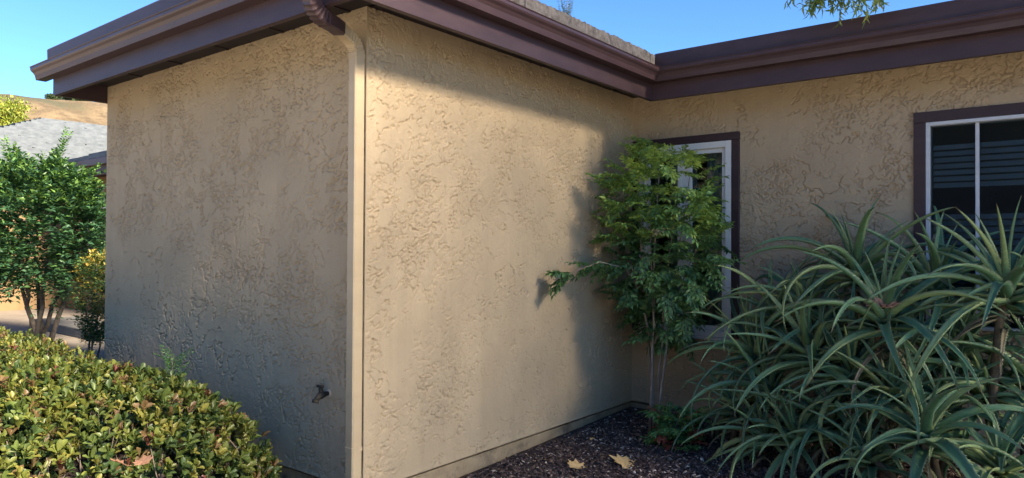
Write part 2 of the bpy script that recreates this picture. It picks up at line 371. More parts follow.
# footing under the stucco
def footing(x0, x1, y0, y1): return box('foundation', x0, x1, y0, y1, -.12, ZB-.030, 'foundation', house)
footing(-L+.02, -.034, -B+.034, -B+.12); footing(-.12, -.034, -B+.121, .1); footing(-.0335, XR-.03, .034, .12)
box('weep_screed', -L+.004, -.0, -B+.0005, -B+.06, ZB-.006, ZB+.001, 'stucco', house)
box('weep_screed', -.06, -.0005, -B+.061, -.004, ZB-.006, ZB+.001, 'stucco', house)
box('weep_screed', .003, XR, .0005, .06, ZB-.006, ZB+.001, 'stucco', house)
box('floor_slab', -L+.15, XR-.15, .15, 2.64, .1, .2, 'room', house)

# eaves, swept along the wall line with mitred corners
WL = [(-L, -B), (0, -B), (0, 0), (XR, 0)]
NR = [(0, -1), (1, 0), (0, -1)]
def epoint(i, d, ext=0.0):
    x, y = WL[i]
    ns = []
    if i > 0: ns.append(NR[i-1])
    if i < 3: ns.append(NR[i])
    for n_ in {n_ for n_ in ns}: x += n_[0]*d; y += n_[1]*d
    if i == 0: x -= ext
    if i == 3: x += ext
    return x, y
def eave(name, s, prof, mat, ext=0.0, closed=True, label=None, smooth=False, inset=0.0):
    """prof: list of (outward distance, z)"""
    V = []; k = len(prof)
    for i in (s, s+1):
        for d, z in prof:
            x, y = epoint(i, d, ext); V.append([x, y, z])
    if inset:
        dx = np.array(WL[s+1])-np.array(WL[s]); dx = dx/np.linalg.norm(dx)*inset
        for v in V[:k]: v[0] += dx[0]; v[1] += dx[1]
        for v in V[k:]: v[0] -= dx[0]; v[1] -= dx[1]
    F = [(j, (j+1) % k, k+(j+1) % k, k+j) for j in range(k if closed else k-1)]
    if closed: F += [tuple(range(k-1, -1, -1)), tuple(range(k, 2*k))]
    o = mesh_obj(name, V, F, mat, house, smooth)
    if label: o['label'] = label
    return o
GZ0, GZ1 = 2.682, 2.778
gout = [(.004, GZ0), (.072, GZ0), (.076, GZ0+.016), (.080, GZ0+.034), (.092, GZ0+.052), (.106, GZ0+.064), (.112, GZ0+.074), (.112, GZ1-.006), (.116, GZ1-.004), (.118, GZ1), (.110, GZ1+.002), (.106, GZ1-.003)]
ginn = [(.104, GZ0+.074), (.098, GZ0+.068), (.084, GZ0+.056), (.073, GZ0+.038), (.068, GZ0+.006), (.006, GZ0+.006), (.006, GZ1), (.004, GZ1)]
gprof = [(OV+d, z) for d, z in gout+ginn]
for s in range(3):
    eave('fascia_board', s, [(OV-.035, ZF), (OV, ZF), (OV, ZT+.07), (OV-.035, ZT+.07)], 'brown_paint', ext=.002)
    eave('gutter', s, gprof, 'brown_metal', ext=.17 if s in (0, 2) else 0)
# board closing the left end of the eave
box('end_board', -L-.040, -L-.0025, -B-OV+.001, 3.2, ZF+.001, ZT+.069, 'brown_paint', house)
# end caps of the gutter at the left end
cap = [(-L-.172, -B-d, z) for d, z in [(OV+.004, GZ1)]+[(OV+d, z) for d, z in gout]]
capk = len(cap); cap += [(x-.004, y, z) for x, y, z in cap]
mesh_obj('gutter_end_cap', cap, [tuple(range(capk)), tuple(range(2*capk-1, capk-1, -1))]+[(j, j+capk, (j+1) % capk+capk, (j+1) % capk) for j in range(capk)], 'brown_metal', house)
# roof edge band above the gutter
for s in (0, 2):
    eave('roof_edge', s, [(OV-.03, ZT+.075), (OV+.045, ZT+.075), (OV+.050, ZT+.205), (OV+.046, ZT+.213), (OV-.03, ZT+.215)], 'brown_paint', ext=.02)
    eave('drip_edge', s, [(OV+.046, ZT+.092), (OV+.062, ZT+.088), (OV+.062, ZT+.094), (OV+.0505, ZT+.100)], 'brown_metal', ext=.022)
eave('roof_edge', 1, [(OV-.03, ZT+.075), (OV+.03, ZT+.075), (OV+.034, ZT+.19), (OV-.03, ZT+.195)], 'weathered_roof')
# weathered ragged roofing tabs along the side eave
yy = -B-OV+.02; r2 = random.Random(4)
while yy < -OV-.10:
    w = r2.uniform(.25, .85); y1 = min(yy+w, -OV-.055)
    n_ = max(3, int((y1-yy)/.02)); V = []; z1 = ZT+.200+r2.uniform(-.003, .006); off = r2.uniform(0, .004); tl = r2.uniform(-.02, .02)
    for k in range(n_+1):
        y = yy+.004+(y1-yy-.006)*k/n_; zt = z1+r2.uniform(-.007, .007)+.3*tl*(k/n_-.5); d = OV+.040+off+r2.uniform(-.002, .002)
        V += [(d, y, ZT+.082+r2.uniform(-.004, .004)), (d+.003, y, ZT+.14), (d+.002, y, zt), (OV-.02, y, zt+.012), (OV-.02, y, ZT+.085)]
    F = [(k*5+j, (k+1)*5+j, (k+1)*5+(j+1) % 5, k*5+(j+1) % 5) for k in range(n_) for j in range(5)]+[(4, 3, 2, 1, 0), tuple(n_*5+j for j in range(5))]
    mesh_obj('roof_shingle', V, F, 'weathered_roof', house); yy = y1
# soffit panels between wall and fascia, with open joints
def soffit(s, u0, u1):
    (x0, y0), (x1, y1) = WL[s], WL[s+1]; dx, dy = (np.array((x1-x0, y1-y0))/math.hypot(x1-x0, y1-y0)); nx_, ny_ = NR[s]
    V = []
    for z in (ZT-.004, ZT+.012):
        for u, d in ((u0, -.02), (u1, -.02), (u1, OV-.037), (u0, OV-.037)): V.append((x0+dx*u+nx_*d, y0+dy*u+ny_*d, z))
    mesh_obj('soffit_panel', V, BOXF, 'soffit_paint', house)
def soffits(s, a, b_, w=.61):
    u = a
    while u < b_-.05: soffit(s, u, min(u+w, b_)-.006); u += w
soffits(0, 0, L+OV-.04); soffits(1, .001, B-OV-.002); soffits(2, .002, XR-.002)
# battens over the soffit joints of the front eave
for k in range(1, 7):
    x = -L+k*.61-.016
    if x < OV-.1: box('soffit_batten', x, x+.026, -B-OV+.037, -B-.006, ZT-.012, ZT-.0045, 'soffit_paint', house)
# roof deck
box('roof_deck', -L, OV-.04, -B-OV+.04, 3.2, ZT+.014, ZT+.18, 'weathered_roof', house)
box('roof_deck', OV-.039, XR, -OV+.04, 3.2, ZT+.0141, ZT+.181, 'weathered_roof', house)

# downspout at the corner: square pipe, two ribbed elbows, straps
def rectsweep(path, hw, hd, side, ribs=None):
    """sweep of a rounded rectangle; side = fixed side vector"""
    P = [Vector(p) for p in path]; s = Vector(side).normalized(); V = []; F = []; c = .22
    sec = []
    for sx, sy in ((1, 1), (-1, 1), (-1, -1), (1, -1)):
        sec += [(sx*(1-c), sy), (sx, sy*(1-c))] if sx*sy < 0 else [(sx, sy*(1-c)), (sx*(1-c), sy)]
    K = len(sec)
    for i, p in enumerate(P):
        t = (P[min(i+1, len(P)-1)]-P[max(i-1, 0)]).normalized(); s2 = (s-t*s.dot(t)).normalized(); w = t.cross(s2)
        g = 1+(ribs[i] if ribs else 0)
        for a_, b_ in sec: V.append(p+s2*a_*hw*g+w*b_*hd*g)
    for i in range(len(P)-1):
        for k in range(K): F.append((i*K+k, i*K+(k+1) % K, (i+1)*K+(k+1) % K, (i+1)*K+k))
    F += [tuple(range(K-1, -1, -1)), tuple((len(P)-1)*K+k for k in range(K))]
    return V, F
DX, DY = -.0335, -B-.0385
ds = empty('downspout', (0, 0, 0), house); ds['label'] = 'tan painted downspout on the wall corner'
V, F = rectsweep([(DX, DY, .02), (DX, DY, 1.2), (DX, DY, 2.41)], .0315, .0325, (1, 0, 0)); mesh_obj('pipe', V, F, 'tan_metal', ds)
for zs in (.335, 2.405):
    V, F = rectsweep([(DX, DY, zs), (DX, DY, zs+.022)], .0345, .0355, (1, 0, 0)); mesh_obj('strap', V, F, 'tan_metal', ds)
p0 = Vector((DX, DY, 2.40)); p3 = Vector((.055, -B-OV-.045, 2.69))
def arc(pts, n_):                     # Catmull-Rom through points
    out = []
    for i in range(1, len(pts)-2):
        a_, b_, c_, d_ = pts[i-1:i+3]
        for k in range(n_):
            t = k/n_; out.append(.5*((2*b_)+(c_-a_)*t+(2*a_-5*b_+4*c_-d_)*t*t+(3*b_-a_-3*c_+d_)*t**3))
    out.append(pts[-2]); return out
ctl = [p0-Vector((0, 0, .15)), p0]+[Vector(q) for q in ((DX, DY-.003, 2.445), (-.026, -2.985, 2.488), (.006, -3.065, 2.506), (.055, -3.165, 2.512), (.100, -3.275, 2.516), (.120, -3.335, 2.550), (.124, -3.347, 2.60), (.122, -3.345, 2.69), (.122, -3.345, 2.75))]
full = arc(ctl, 10)
cut = 37
def ribbed(i, n0, n1): return [(.05 if (k % 2) and n0 < k < n1 else 0) for k in i]
lo = full[:cut]; hi = full[cut-2:]
V, F = rectsweep(lo, .031, .032, (1, 0, 0), [(.10 if (k % 3 == 0 and 6 < k < 30) else 0) for k in range(len(lo))]); mesh_obj('elbow', V, F, 'tan_metal', ds)
V, F = rectsweep(hi, .034, .035, (1, 0, 0), [(.10 if (k % 3 == 0 and 10 < k < 42) else 0) for k in range(len(hi))]); e2 = mesh_obj('elbow', V, F, 'brown_metal', ds); e2['label'] = 'dark brown upper elbow'

# windows
def window(name_label, x0, x1, z0, z1, fw_, fmat, mull, trim, sides):
    w = empty('window', (0, 0, 0), house); w['label'] = name_label
    yf = -.010
    box('trim', x0-trim, x1+trim, -.022, .004, z1+.001, z1+trim, 'brown_trim', w, .003)
    if 'L' in sides: box('trim', x0-trim, x0-.001, -.0215, .004, z0-.0, z1, 'brown_trim', w, .003)
    if 'R' in sides: box('trim', x1+.001, x1+trim, -.0215, .004, z0-.0, z1, 'brown_trim', w, .003)
    box('frame', x0, x0+fw_, yf-.008, .10, z0, z1, fmat, w, .003); box('frame', x1-fw_, x1, yf-.008, .10, z0, z1, fmat, w, .003)
    box('frame', x0+fw_+.0005, x1-fw_-.0005, yf-.0085, .10, z1-fw_, z1-.0005, fmat, w, .003)
    box('frame', x0+fw_+.0005, x1-fw_-.0005, yf-.0085, .10, z0+.0005, z0+fw_, fmat, w, .003)
    xs = [x0+fw_]
    for m_, mw in mull:
        box('mullion', m_-mw/2, m_+mw/2, .012, .045, z0+fw_+.0005, z1-fw_-.0005, fmat, w, .002); xs += [m_-mw/2, m_+mw/2]
    xs.append(x1-fw_)
    for k in range(0, len(xs), 2):
        box('pane', xs[k]+.0005, xs[k+1]-.0005, .026, .030, z0+fw_+.001, z1-fw_-.001, 'glass', w)
    return w
w1 = window('white framed window in the inner corner, partly behind the shrub', W1X0, W1X1, W1Z0, W1Z1, .050, 'white_vinyl', [(.4675, .055)], .062, 'LR')
# inner sash steps of the white window
for xa, xb in ((W1X0+.0505, .4395), (.4955, W1X1-.0505)):
    for (a0, a1, c0, c1) in ((xa, xa+.034, W1Z0+.051, W1Z1-.051), (xb-.034, xb, W1Z0+.051, W1Z1-.051), (xa+.0345, xb-.0345, W1Z0+.051, W1Z0+.085), (xa+.0345, xb-.0345, W1Z1-.085, W1Z1-.051)):
        box('sash', a0, a1, .008, .0255, c0, c1, 'white_vinyl', w1, .002)
box('sill', W1X0-.02, W1X1+.02, -.045, -.0195, W1Z0-.022, W1Z0-.001, 'white_vinyl', w1, .003)
# folded curtain behind
cu = np.linspace(.10, .84, 150); V = []
for z in (W1Z0+.05, W1Z1-.05):
    for x in cu: V.append((x, .12+.022*math.sin(x*75+.8*math.sin(x*23))+.006*math.sin(x*190), z))
ncu = len(cu)
cur = mesh_obj('curtain', V, [(k, k+1, ncu+k+1, ncu+k) for k in range(ncu-1) if not (.52 < cu[k] < .60 or .18 < cu[k] < .30)], 'curtain', w1, True)
w2 = window('wide window with thin pale frame and blinds behind the aloe', W2X0, W2X1, W2Z0, W2Z1, .024, 'aluminium', [(2.4615, .021), (2.98, .021)], .070, 'LR')
z = W2Z1-.16; k = 0
while z > W2Z0+.05:
    k += 1
    if not (1.66 < z < 1.80):
        V = [(W2X0+.03, .075, z-.017), (W2X1-.03, .075, z-.017), (W2X1-.03, .098, z+.015), (W2X0+.03, .098, z+.015)]
        V += [(x, y+.001, q+.0015) for x, y, q in V]
        mesh_obj('blind_slat', V, BOXF, 'blind', w2)
    z -= .042

# garden tap on the front wall
fp = at(329, 393, 1, -B); tap = empty('garden_tap', (0, 0, 0), house); tap['label'] = 'dark brass garden tap with a small lever handle'
fx, fz = float(fp[0]), float(fp[2])
V, F = tube([(fx, -B+.01, fz), (fx, -B-.004, fz), (fx, -B-.006, fz)], [.022, .022, .018], 12); mesh_obj('flange', V, F, 'pipe_tan', tap)
V, F = join(tube([(fx, -B-.005, fz), (fx, -B-.030, fz-.002), (fx, -B-.055, fz-.004), (fx, -B-.070, fz-.010), (fx, -B-.080, fz-.018), (fx, -B-.086, fz-.026)], [.011, .015, .022, .018, .015, .014], 10),
            tube([(fx, -B-.086, fz-.022), (fx, -B-.091, fz-.040)], [.019, .019], 12)); mesh_obj('spout', V, F, 'brass', tap, True)
V, F = tube([(fx, -B-.050, fz+.005), (fx, -B-.056, fz+.03), (fx, -B-.058, fz+.043)], [.014, .012, .009], 10); mesh_obj('valve_stem', V, F, 'brass', tap, True)
V, F = join(tube([(fx-.030, -B-.052, fz+.043), (fx-.012, -B-.058, fz+.046), (fx+.012, -B-.058, fz+.046), (fx+.030, -B-.064, fz+.049)], [.009, .007, .007, .009], 8), tube([(fx, -B-.058, fz+.038), (fx, -B-.059, fz+.052)], [.008, .007], 8)); mesh_obj('handle', V, F, 'brass', tap, True)

# ================================================================== FAR HOUSE
fh = empty('far_house', (-15.2, 1.05, 0)); tag(fh, 'peach stucco house with grey shingle hip roof beyond the small tree', 'house')
FI = Matrix.Translation(Vector((15.2, -1.05, 0)))
def fpart(name, V, F, mat, parent=None, bev=0):
    o = mesh_obj(name, [(x+15.2, y-1.05, z) for x, y, z in V], F, mat, parent or fh)
    return o
EZ = 2.95
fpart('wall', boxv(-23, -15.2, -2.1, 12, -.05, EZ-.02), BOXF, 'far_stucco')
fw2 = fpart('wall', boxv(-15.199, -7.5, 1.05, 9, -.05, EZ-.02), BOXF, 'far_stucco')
# hip roof of the back wing and gable slope of the near wing, in stepped courses
def courses(name, quad, n_):
    """quad: eave left, eave right, ridge right, ridge left; stepped shingle courses"""
    a_, b_, c_, d_ = [np.array(q, float) for q in quad]; nrm = np.cross(b_-a_, d_-a_); nrm = nrm/np.linalg.norm(nrm)
    if nrm[2] < 0: nrm = -nrm
    V = []; F = []
    for k in range(n_):
        t0, t1 = k/n_, (k+1)/n_
        l0, r0, l1, r1 = a_+(d_-a_)*t0, b_+(c_-b_)*t0, a_+(d_-a_)*t1, b_+(c_-b_)*t1
        nseg = 16
        for j in range(nseg):
            s0, s1 = j/nseg, (j+1)/nseg; h = .05+.03*r2.random(); base = len(V)
            V += [l0+(r0-l0)*s0+nrm*h, l0+(r0-l0)*s1+nrm*h, l1+(r1-l1)*s1+nrm*.004, l1+(r1-l1)*s0+nrm*.004, l0+(r0-l0)*s0-nrm*.02, l0+(r0-l0)*s1-nrm*.02]
            F += [(base, base+1, base+2, base+3), (base+4, base+5, base+1, base)]
    o = fpart(name, V, F, 'grey_shingle'); o['kind'] = 'stuff'; return o
ex0, ex1, ey0, ey1, rx, ry = -23.5, -14.75, -2.5, 12.4, -19.15, 1.95; RZ = 4.86
roof = fpart('roof', [(ex0, ey0, EZ+.02), (ex1, ey0, EZ+.02), (ex1, ey1, EZ+.02), (ex0, ey1, EZ+.02), (rx, ry, RZ-.02), (rx, ey1, RZ-.02)], [(0, 1, 4), (1, 2, 5, 4), (3, 0, 4, 5), (2, 3, 5), (3, 2, 1, 0)], 'grey_shingle')
courses('roof_shingles', ((ex1, ey0, EZ+.03), (ex1, ey1, EZ+.03), (rx, ey1, RZ), (rx, ry, RZ)), 26)
courses('roof_shingles', ((ex0, ey0, EZ+.03), (ex1, ey0, EZ+.03), (rx, ry, RZ), (rx, ry, RZ)), 26)
fpart('roof', [(-15.1, .60, EZ+.16), (-7.0, .60, EZ+.16), (-7.0, 4.9, 4.62), (-18.6, 4.9, 4.62), (-15.1, .60, EZ), (-7.0, .60, EZ), (-7, 4.9, EZ), (-18.6, 4.9, EZ)], [(0, 1, 2, 3), (0, 4, 5, 1), (5, 6, 2, 1), (4, 7, 6, 5), (0, 3, 7, 4)], 'grey_shingle')
courses('roof_shingles', ((-15.1, .60, EZ+.165), (-7.0, .60, EZ+.165), (-7, 4.9, 4.63), (-18.6, 4.9, 4.63)), 26)
fpart('fascia_board', boxv(-15.1, -7, .56, .598, EZ-.16, EZ+.17), BOXF, 'brown_paint')
fpart('gutter', boxv(-15.1, -7, .46, .559, EZ+.03, EZ+.15), BOXF, 'brown_metal')
fpart('fascia_board', boxv(-14.74, -14.70, -2.5, .45, EZ-.12, EZ+.04), BOXF, 'brown_paint')
fpart('soffit', boxv(-15.1, -7, .5985, 1.049, EZ-.10, EZ-.07), BOXF, 'soffit_paint')
# window on the near wing
a_ = at(89.5, 200, 1, 1.04); b_ = at(90, 270, 1, 1.04); wx0 = float(a_[0]); wz0 = float(b_[2]); wz1 = 2.25
fwin = empty('window', (0, 0, 0), fh)
for bx_ in (boxv(wx0, wx0+.10, 1.0, 1.05, wz0, wz1), boxv(wx0+1.2, wx0+1.3, 1.0, 1.05, wz0, wz1), boxv(wx0+.101, wx0+1.199, 1.0, 1.05, wz0, wz0+.1), boxv(wx0+.101, wx0+1.199, 1.0, 1.05, wz1-.1, wz1)):
    fpart('frame', bx_, BOXF, 'white_vinyl', fwin)
fpart('sill', boxv(wx0-.03, wx0+1.33, .95, 1.049, wz0-.06, wz0-.001), BOXF, 'white_vinyl', fwin)
fpart('pane', boxv(wx0+.1, wx0+1.2, 1.02, 1.045, wz0+.1, wz1-.1), BOXF, 'room', fwin)

# concrete step beside the walk
s0 = at(66, 329, 2, 0); s1 = at(110, 338, 2, 0)
st = box('concrete_step', -11.2, -8.3, -.9, -.2, -.03, .12, 'step_concrete', None, .015)
tag(st, 'low grey concrete step beside the yellow tipped shrub', 'step')

# ================================================================== PLANTS
def stem_path(p0, p1, n_=8, wob=.03, bow=(0, 0, 0), r=random):
    p0 = np.array(p0, float); p1 = np.array(p1, float); out = []
    for k in range(n_+1):
        t = k/n_; w = math.sin(math.pi*t)
        out.append(p0+(p1-p0)*t+np.array(bow)*w+np.array([r.gauss(0, wob), r.gauss(0, wob), 0])*w)
    return out

# ---- hedge
HX0, HX1, HY0, HY1, HZ1 = -5.6, -.02, -5.3, -3.13, .70
hed = empty('hedge', (-2.0, -4.2, -.03)); tag(hed, 'low clipped hedge of small yellow green leaves in front of the shaded wall', 'hedge')
def inv(p): return np.asarray(p)-np.array([-2.0, -4.2, -.03])
def hedge_surface(x, y):
    d = np.minimum(np.minimum(HX1-x, HY1-y), np.minimum(y-HY0, x-HX0))
    # rounded corner in plan at the near right end
    cxx = np.clip(x-(HX1-.75), 0, None); cyy = np.clip(y-(HY1-.75), 0, None); both = (cxx > 0) & (cyy > 0)
    d = np.where(both, .75-np.hypot(cxx, cyy), d)
    t = np.clip(d/.62, 0, 1); z = HZ1*(.12+.88*np.sqrt(1-(1-t)**2.2))
    return np.where(d > 0, z+.10*(fbm(x*2.6+40, y*2.6+30, 71, 4)-.5)*2-.02, -1), d
def whorls(N, x0, x1, y0, y1, inset, seed):
    r = np.random.default_rng(seed); x = r.uniform(x0, x1, N); y = r.uniform(y0, y1, N)
    z, d = hedge_surface(x, y); e = .02
    zx, _ = hedge_surface(x+e, y); zy, _ = hedge_surface(x, y+e)
    ok = (d > .01); nrm = np.stack([-(zx-z)/e, -(zy-z)/e, np.ones(N)], 1); nrm = np.clip(nrm, -3, 3)
    nrm = unit(nrm+np.array([0, 0, .35])); P = np.stack([x, y, z], 1)-nrm*inset[:, None] if inset is not None else np.stack([x, y, z], 1)
    return P[ok], nrm[ok]
def hedge_layer(name, N, rect, depth, nl, lnr, colors, probs, seed, spread, sides=True):
    r = np.random.default_rng(seed); ins = r.uniform(depth[0], depth[1], N)
    P, nr_ = whorls(N, *rect, ins, seed+1)
    if sides:      # vertical faces: end and back
        K = N//5; ys = r.uniform(HY0+.3, HY1-.7, K); zs = r.uniform(.02, .25, K); ix = r.uniform(depth[0], depth[1], K)
        P2 = np.stack([HX1-.02-ix-.10*((zs-.35)/.3)**2*.5, ys, zs], 1); n2 = np.tile([1., 0, .5], (K, 1))
        ang = r.uniform(0, math.pi/2, K); zs = r.uniform(.02, .25, K); rad = .73-r.uniform(depth[0], depth[1], K)
        P3 = np.stack([HX1-.75+rad*np.cos(ang), HY1-.75+rad*np.sin(ang), zs], 1); n3 = np.stack([np.cos(ang), np.sin(ang), .5*np.ones(K)], 1)
        P = np.concatenate([P, P2, P3]); nr_ = np.concatenate([nr_, n2, n3])
    n_ = len(P); axis = unit(nr_+.45*r.normal(size=(n_, 3))+np.array([0, 0, .25]))
    tang = unit(np.cross(axis, rdir(n_, r))); bit = np.cross(axis, tang)
    ci = r.choice(len(colors), n_, p=probs); base = np.array(colors)[ci]
    PP = []; DD = []; UU = []; LL = []; TT = []
    sz = r.uniform(.75, 1.25, n_)
    for k in range(nl):
        a = 2*math.pi*k/nl*1.02+r.uniform(0, 6.28, n_)*.15+k*.5
        out = tang*np.cos(a)[:, None]+bit*np.sin(a)[:, None]
        e = r.uniform(spread[0], spread[1], n_)*(1 if k < nl*.6 else .45)
        DD.append(out*np.sin(e)[:, None]+axis*np.cos(e)[:, None]); UU.append(axis-.3*out); PP.append(P+axis*(.004*k))
        LL.append(r.uniform(*lnr, n_)*sz); TT.append(base*r.uniform(.75, 1.3, (n_, 1)))
    P_, D_, U_, L_, T_ = map(np.concatenate, (PP, DD, UU, LL, TT))
    leaves(name, inv(P_), D_, U_, L_, L_*r.uniform(.38, .54, len(L_)), T_, 'leaf', hed, blunt=True)
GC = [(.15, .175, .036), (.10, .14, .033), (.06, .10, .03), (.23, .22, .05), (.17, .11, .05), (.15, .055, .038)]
near = (-1.7, HX1, -5.2, HY1); far = (HX0, -1.7, -5.2, HY1)
hedge_layer('tip_leaves', 3900, near, (-.06, .06), 6, (.026, .050), GC, [.32, .32, .18, .10, .07, .01], 201, (.35, 1.15))
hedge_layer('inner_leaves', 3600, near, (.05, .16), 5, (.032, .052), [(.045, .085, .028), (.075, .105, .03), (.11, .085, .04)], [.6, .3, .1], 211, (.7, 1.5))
hedge_layer('tip_leaves', 5600, far, (-.06, .05), 6, (.022, .040), GC, [.32, .26, .14, .15, .11, .02], 221, (.35, 1.15), False)
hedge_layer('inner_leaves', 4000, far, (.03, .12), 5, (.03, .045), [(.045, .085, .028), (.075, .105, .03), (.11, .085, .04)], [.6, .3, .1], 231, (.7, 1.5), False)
# twigs inside
parts = []
r3 = random.Random(11)
for k in range(1100):
    x = r3.uniform(-3.6, HX1-.06); y = r3.uniform(-5.1, HY1-.08); z, d = hedge_surface(np.array([x]), np.array([y])); z = float(z[0])
    if z < .2: continue
    q = np.array([x+r3.gauss(0, .12), y+r3.gauss(0, .12), z*r3.uniform(.2, .6)])
    tip = np.array([x, y, z-r3.uniform(-.05, .05)])
    parts.append(tube([inv(q), inv((q+tip)/2+np.array([r3.gauss(0, .02), r3.gauss(0, .02), 0])), inv(tip)], [.005, .0035, .0018], 5))
V, F = join(*parts); tw = mesh_obj('twigs', V, F, 'twig', hed); tw['kind'] = 'stuff'
# solid dark sheet added inside so that no ground light passes through
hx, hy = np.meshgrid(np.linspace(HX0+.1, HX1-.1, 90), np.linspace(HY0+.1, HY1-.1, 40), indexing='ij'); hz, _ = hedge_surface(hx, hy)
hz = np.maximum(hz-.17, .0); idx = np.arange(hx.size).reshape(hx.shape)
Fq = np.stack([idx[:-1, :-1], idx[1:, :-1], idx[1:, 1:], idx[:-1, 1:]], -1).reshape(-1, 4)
hh = np_obj('dark_filler', inv(np.stack([hx, hy, hz], -1).reshape(-1, 3)), Fq, 'soil', hed, smooth=True)
# a feathery green shoot growing out of the hedge near the wall
def pinnate(P, D, U, length, npair, leaf, tints, r, out):
    """one compound frond: rachis P->P+D*length with npair side twigs, each with leaflets; appends to out lists"""
    D = unit(np.array(D, float)); S = unit(np.cross(D, np.array(U, float))); Uu = np.cross(S, D)
    for i in range(npair+1):
        t = (i+.6)/(npair+1); c = P+D*length*t-Uu*length*.22*t*t
        for sgn in ((-1, 1) if i < npair else (0,)):
            ax = unit(D*(.75 if sgn else 1)+S*sgn*.9-Uu*.12*r.uniform(0, 2)); sl = length*.42*(1-.55*t)
            nlf = 3 if sl > .05 else 2
            for j in range(nlf+1):
                q = c+ax*sl*(j+.5)/(nlf+1)
                for s2 in ((-1, 1) if j < nlf else (0,)):
                    d = unit(ax*(.8 if s2 else 1)+np.cross(ax, Uu)*s2*.85-Uu*r.uniform(0, .5)+.15*r.normal(size=3))
                    out[0].append(q); out[1].append(d); out[2].append(unit(Uu+.25*r.normal(size=3))); out[3].append(leaf*r.uniform(.7, 1.25)); out[4].append(tints[r.integers(len(tints))]*r.uniform(.75, 1.3))
rp = np.random.default_rng(5)
sh_p = at(172, 378, 1, -3.25); out = [[], [], [], [], []]
sprig = empty('feathery_seedling', (float(sh_p[0]), -3.25, float(sh_p[2])-.1)); tag(sprig, 'feathery bright green seedling poking out of the hedge top by the wall', 'plant')
for k in range(14):
    a = rp.uniform(0, 6.28); pinnate(np.array([0, 0, .06+.012*k]), [math.cos(a)*.7, math.sin(a)*.7, .7], [0, 0, 1], .12, 3, .018, [np.array([.06, .16, .045]), np.array([.09, .19, .05])], rp, out)
leaves('foliage', out[0], out[1], out[2], out[3], np.array(out[3])*.42, np.array(out[4]), 'leaf', sprig)
tube_obj('stem', [(0, 0, -.35), (.01, 0, 0), (0, 0, .22)], [.004, .003, .002], 'twig', sprig, 6)

# ---- nandina in the corner
nb = at(652, 434, 2, .03); nb = np.array([nb[0], nb[1], .03])
nan_ = empty('tall_nandina', nb); tag(nan_, 'tall slender evergreen shrub with bare canes and feathery leaflets before the corner window', 'shrub')
rn = np.random.default_rng(21); rr = random.Random(3)
def nloc(p): return np.asarray(p)-nb
out = [[], [], [], [], []]
canes = []
tops = [at(x, y, 1, yv) for x, y, yv in ((638, 185, -.42), (660, 165, -.38), (690, 175, -.34), (650, 215, -.62), (676, 205, -.52), (622, 235, -.5), (705, 230, -.36))]
for i, tp in enumerate(tops):
    b0 = nb+np.array([rr.gauss(0, .035), rr.gauss(0, .03), 0]) if i < 5 else nb+np.array([.0, .0, .65])
    canes.append(stem_path(b0, tp, 10, .006, (rr.gauss(0, .02), rr.gauss(0, .02), 0), rr))
    tube_obj('cane', [nloc(p) for p in canes[-1]], [.0115-.0009*k for k in range(11)], 'nandina_cane', nan_, 7)
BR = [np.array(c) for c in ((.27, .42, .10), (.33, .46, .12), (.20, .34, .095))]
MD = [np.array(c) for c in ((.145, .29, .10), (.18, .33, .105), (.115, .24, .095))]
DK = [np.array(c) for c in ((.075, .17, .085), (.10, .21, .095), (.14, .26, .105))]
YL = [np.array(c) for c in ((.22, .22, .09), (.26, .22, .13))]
# leafy envelope in the picture: rows of (y, x left, x right) -> fronds fill it around the canes
env = [(150, 634, 668), (170, 612, 705), (190, 604, 712), (210, 596, 716), (230, 598, 718), (250, 606, 722), (270, 604, 716), (290, 612, 706), (310, 628, 698), (330, 636, 692)]
for (y, xl, xr_) in env:
    nf = int((xr_-xl)/2.7)+8
    for k in range(nf):
        x = rn.uniform(xl+8, xr_-8); yv = rn.uniform(-.80, -.12) if y < 300 else rn.uniform(-.62, -.2)
        c = at(x, y+rn.uniform(-10, 10), 1, yv)
        ax = np.array([nb[0]+.05, -.42, c[2]-.12]); o_ = c-ax; o_[2] = 0; dirn = unit(o_+1e-6)+np.array([0, 0, rn.uniform(-.25, .75) if y < 260 else rn.uniform(-.9, .3)])+.3*rn.normal(size=3)
        if c[1]+dirn[1]*.2 > -.06: dirn[1] = -abs(dirn[1])*.3
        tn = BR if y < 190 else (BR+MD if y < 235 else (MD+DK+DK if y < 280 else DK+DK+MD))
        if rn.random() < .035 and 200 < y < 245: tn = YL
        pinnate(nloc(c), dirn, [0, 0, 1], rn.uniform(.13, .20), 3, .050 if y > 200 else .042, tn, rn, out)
# a side branch reaching left
sb = [at(x, y, 1, yv) for x, y, yv in ((648, 300, -.5), (625, 268, -.8), (600, 262, -1.0), (578, 270, -1.2), (562, 281, -1.35))]
tube_obj('cane', [nloc(p) for p in sb], [.006, .005, .004, .003, .002], 'nandina_cane', nan_, 6)
for k in range(26):
    t = rn.uniform(.25, 1)*(len(sb)-1); i = min(int(t), len(sb)-2); c = sb[i]+(sb[i+1]-sb[i])*(t-i)
    pinnate(nloc(c), [-.6, -.3, rn.uniform(-.6, .3)], [0, 0, 1], rn.uniform(.10, .15), 3, .046, DK+MD, rn, out)
P_ = np.array(out[0]); okm = (P_[:, 1]+nb[1] < -.045) & (P_[:, 0]+nb[0] > .03)
fol = leaves('foliage', P_[okm], np.array(out[1])[okm], np.array(out[2])[okm], np.array(out[3])[okm], np.array(out[3])[okm]*.40, np.array(out[4])[okm], 'leaf', nan_)

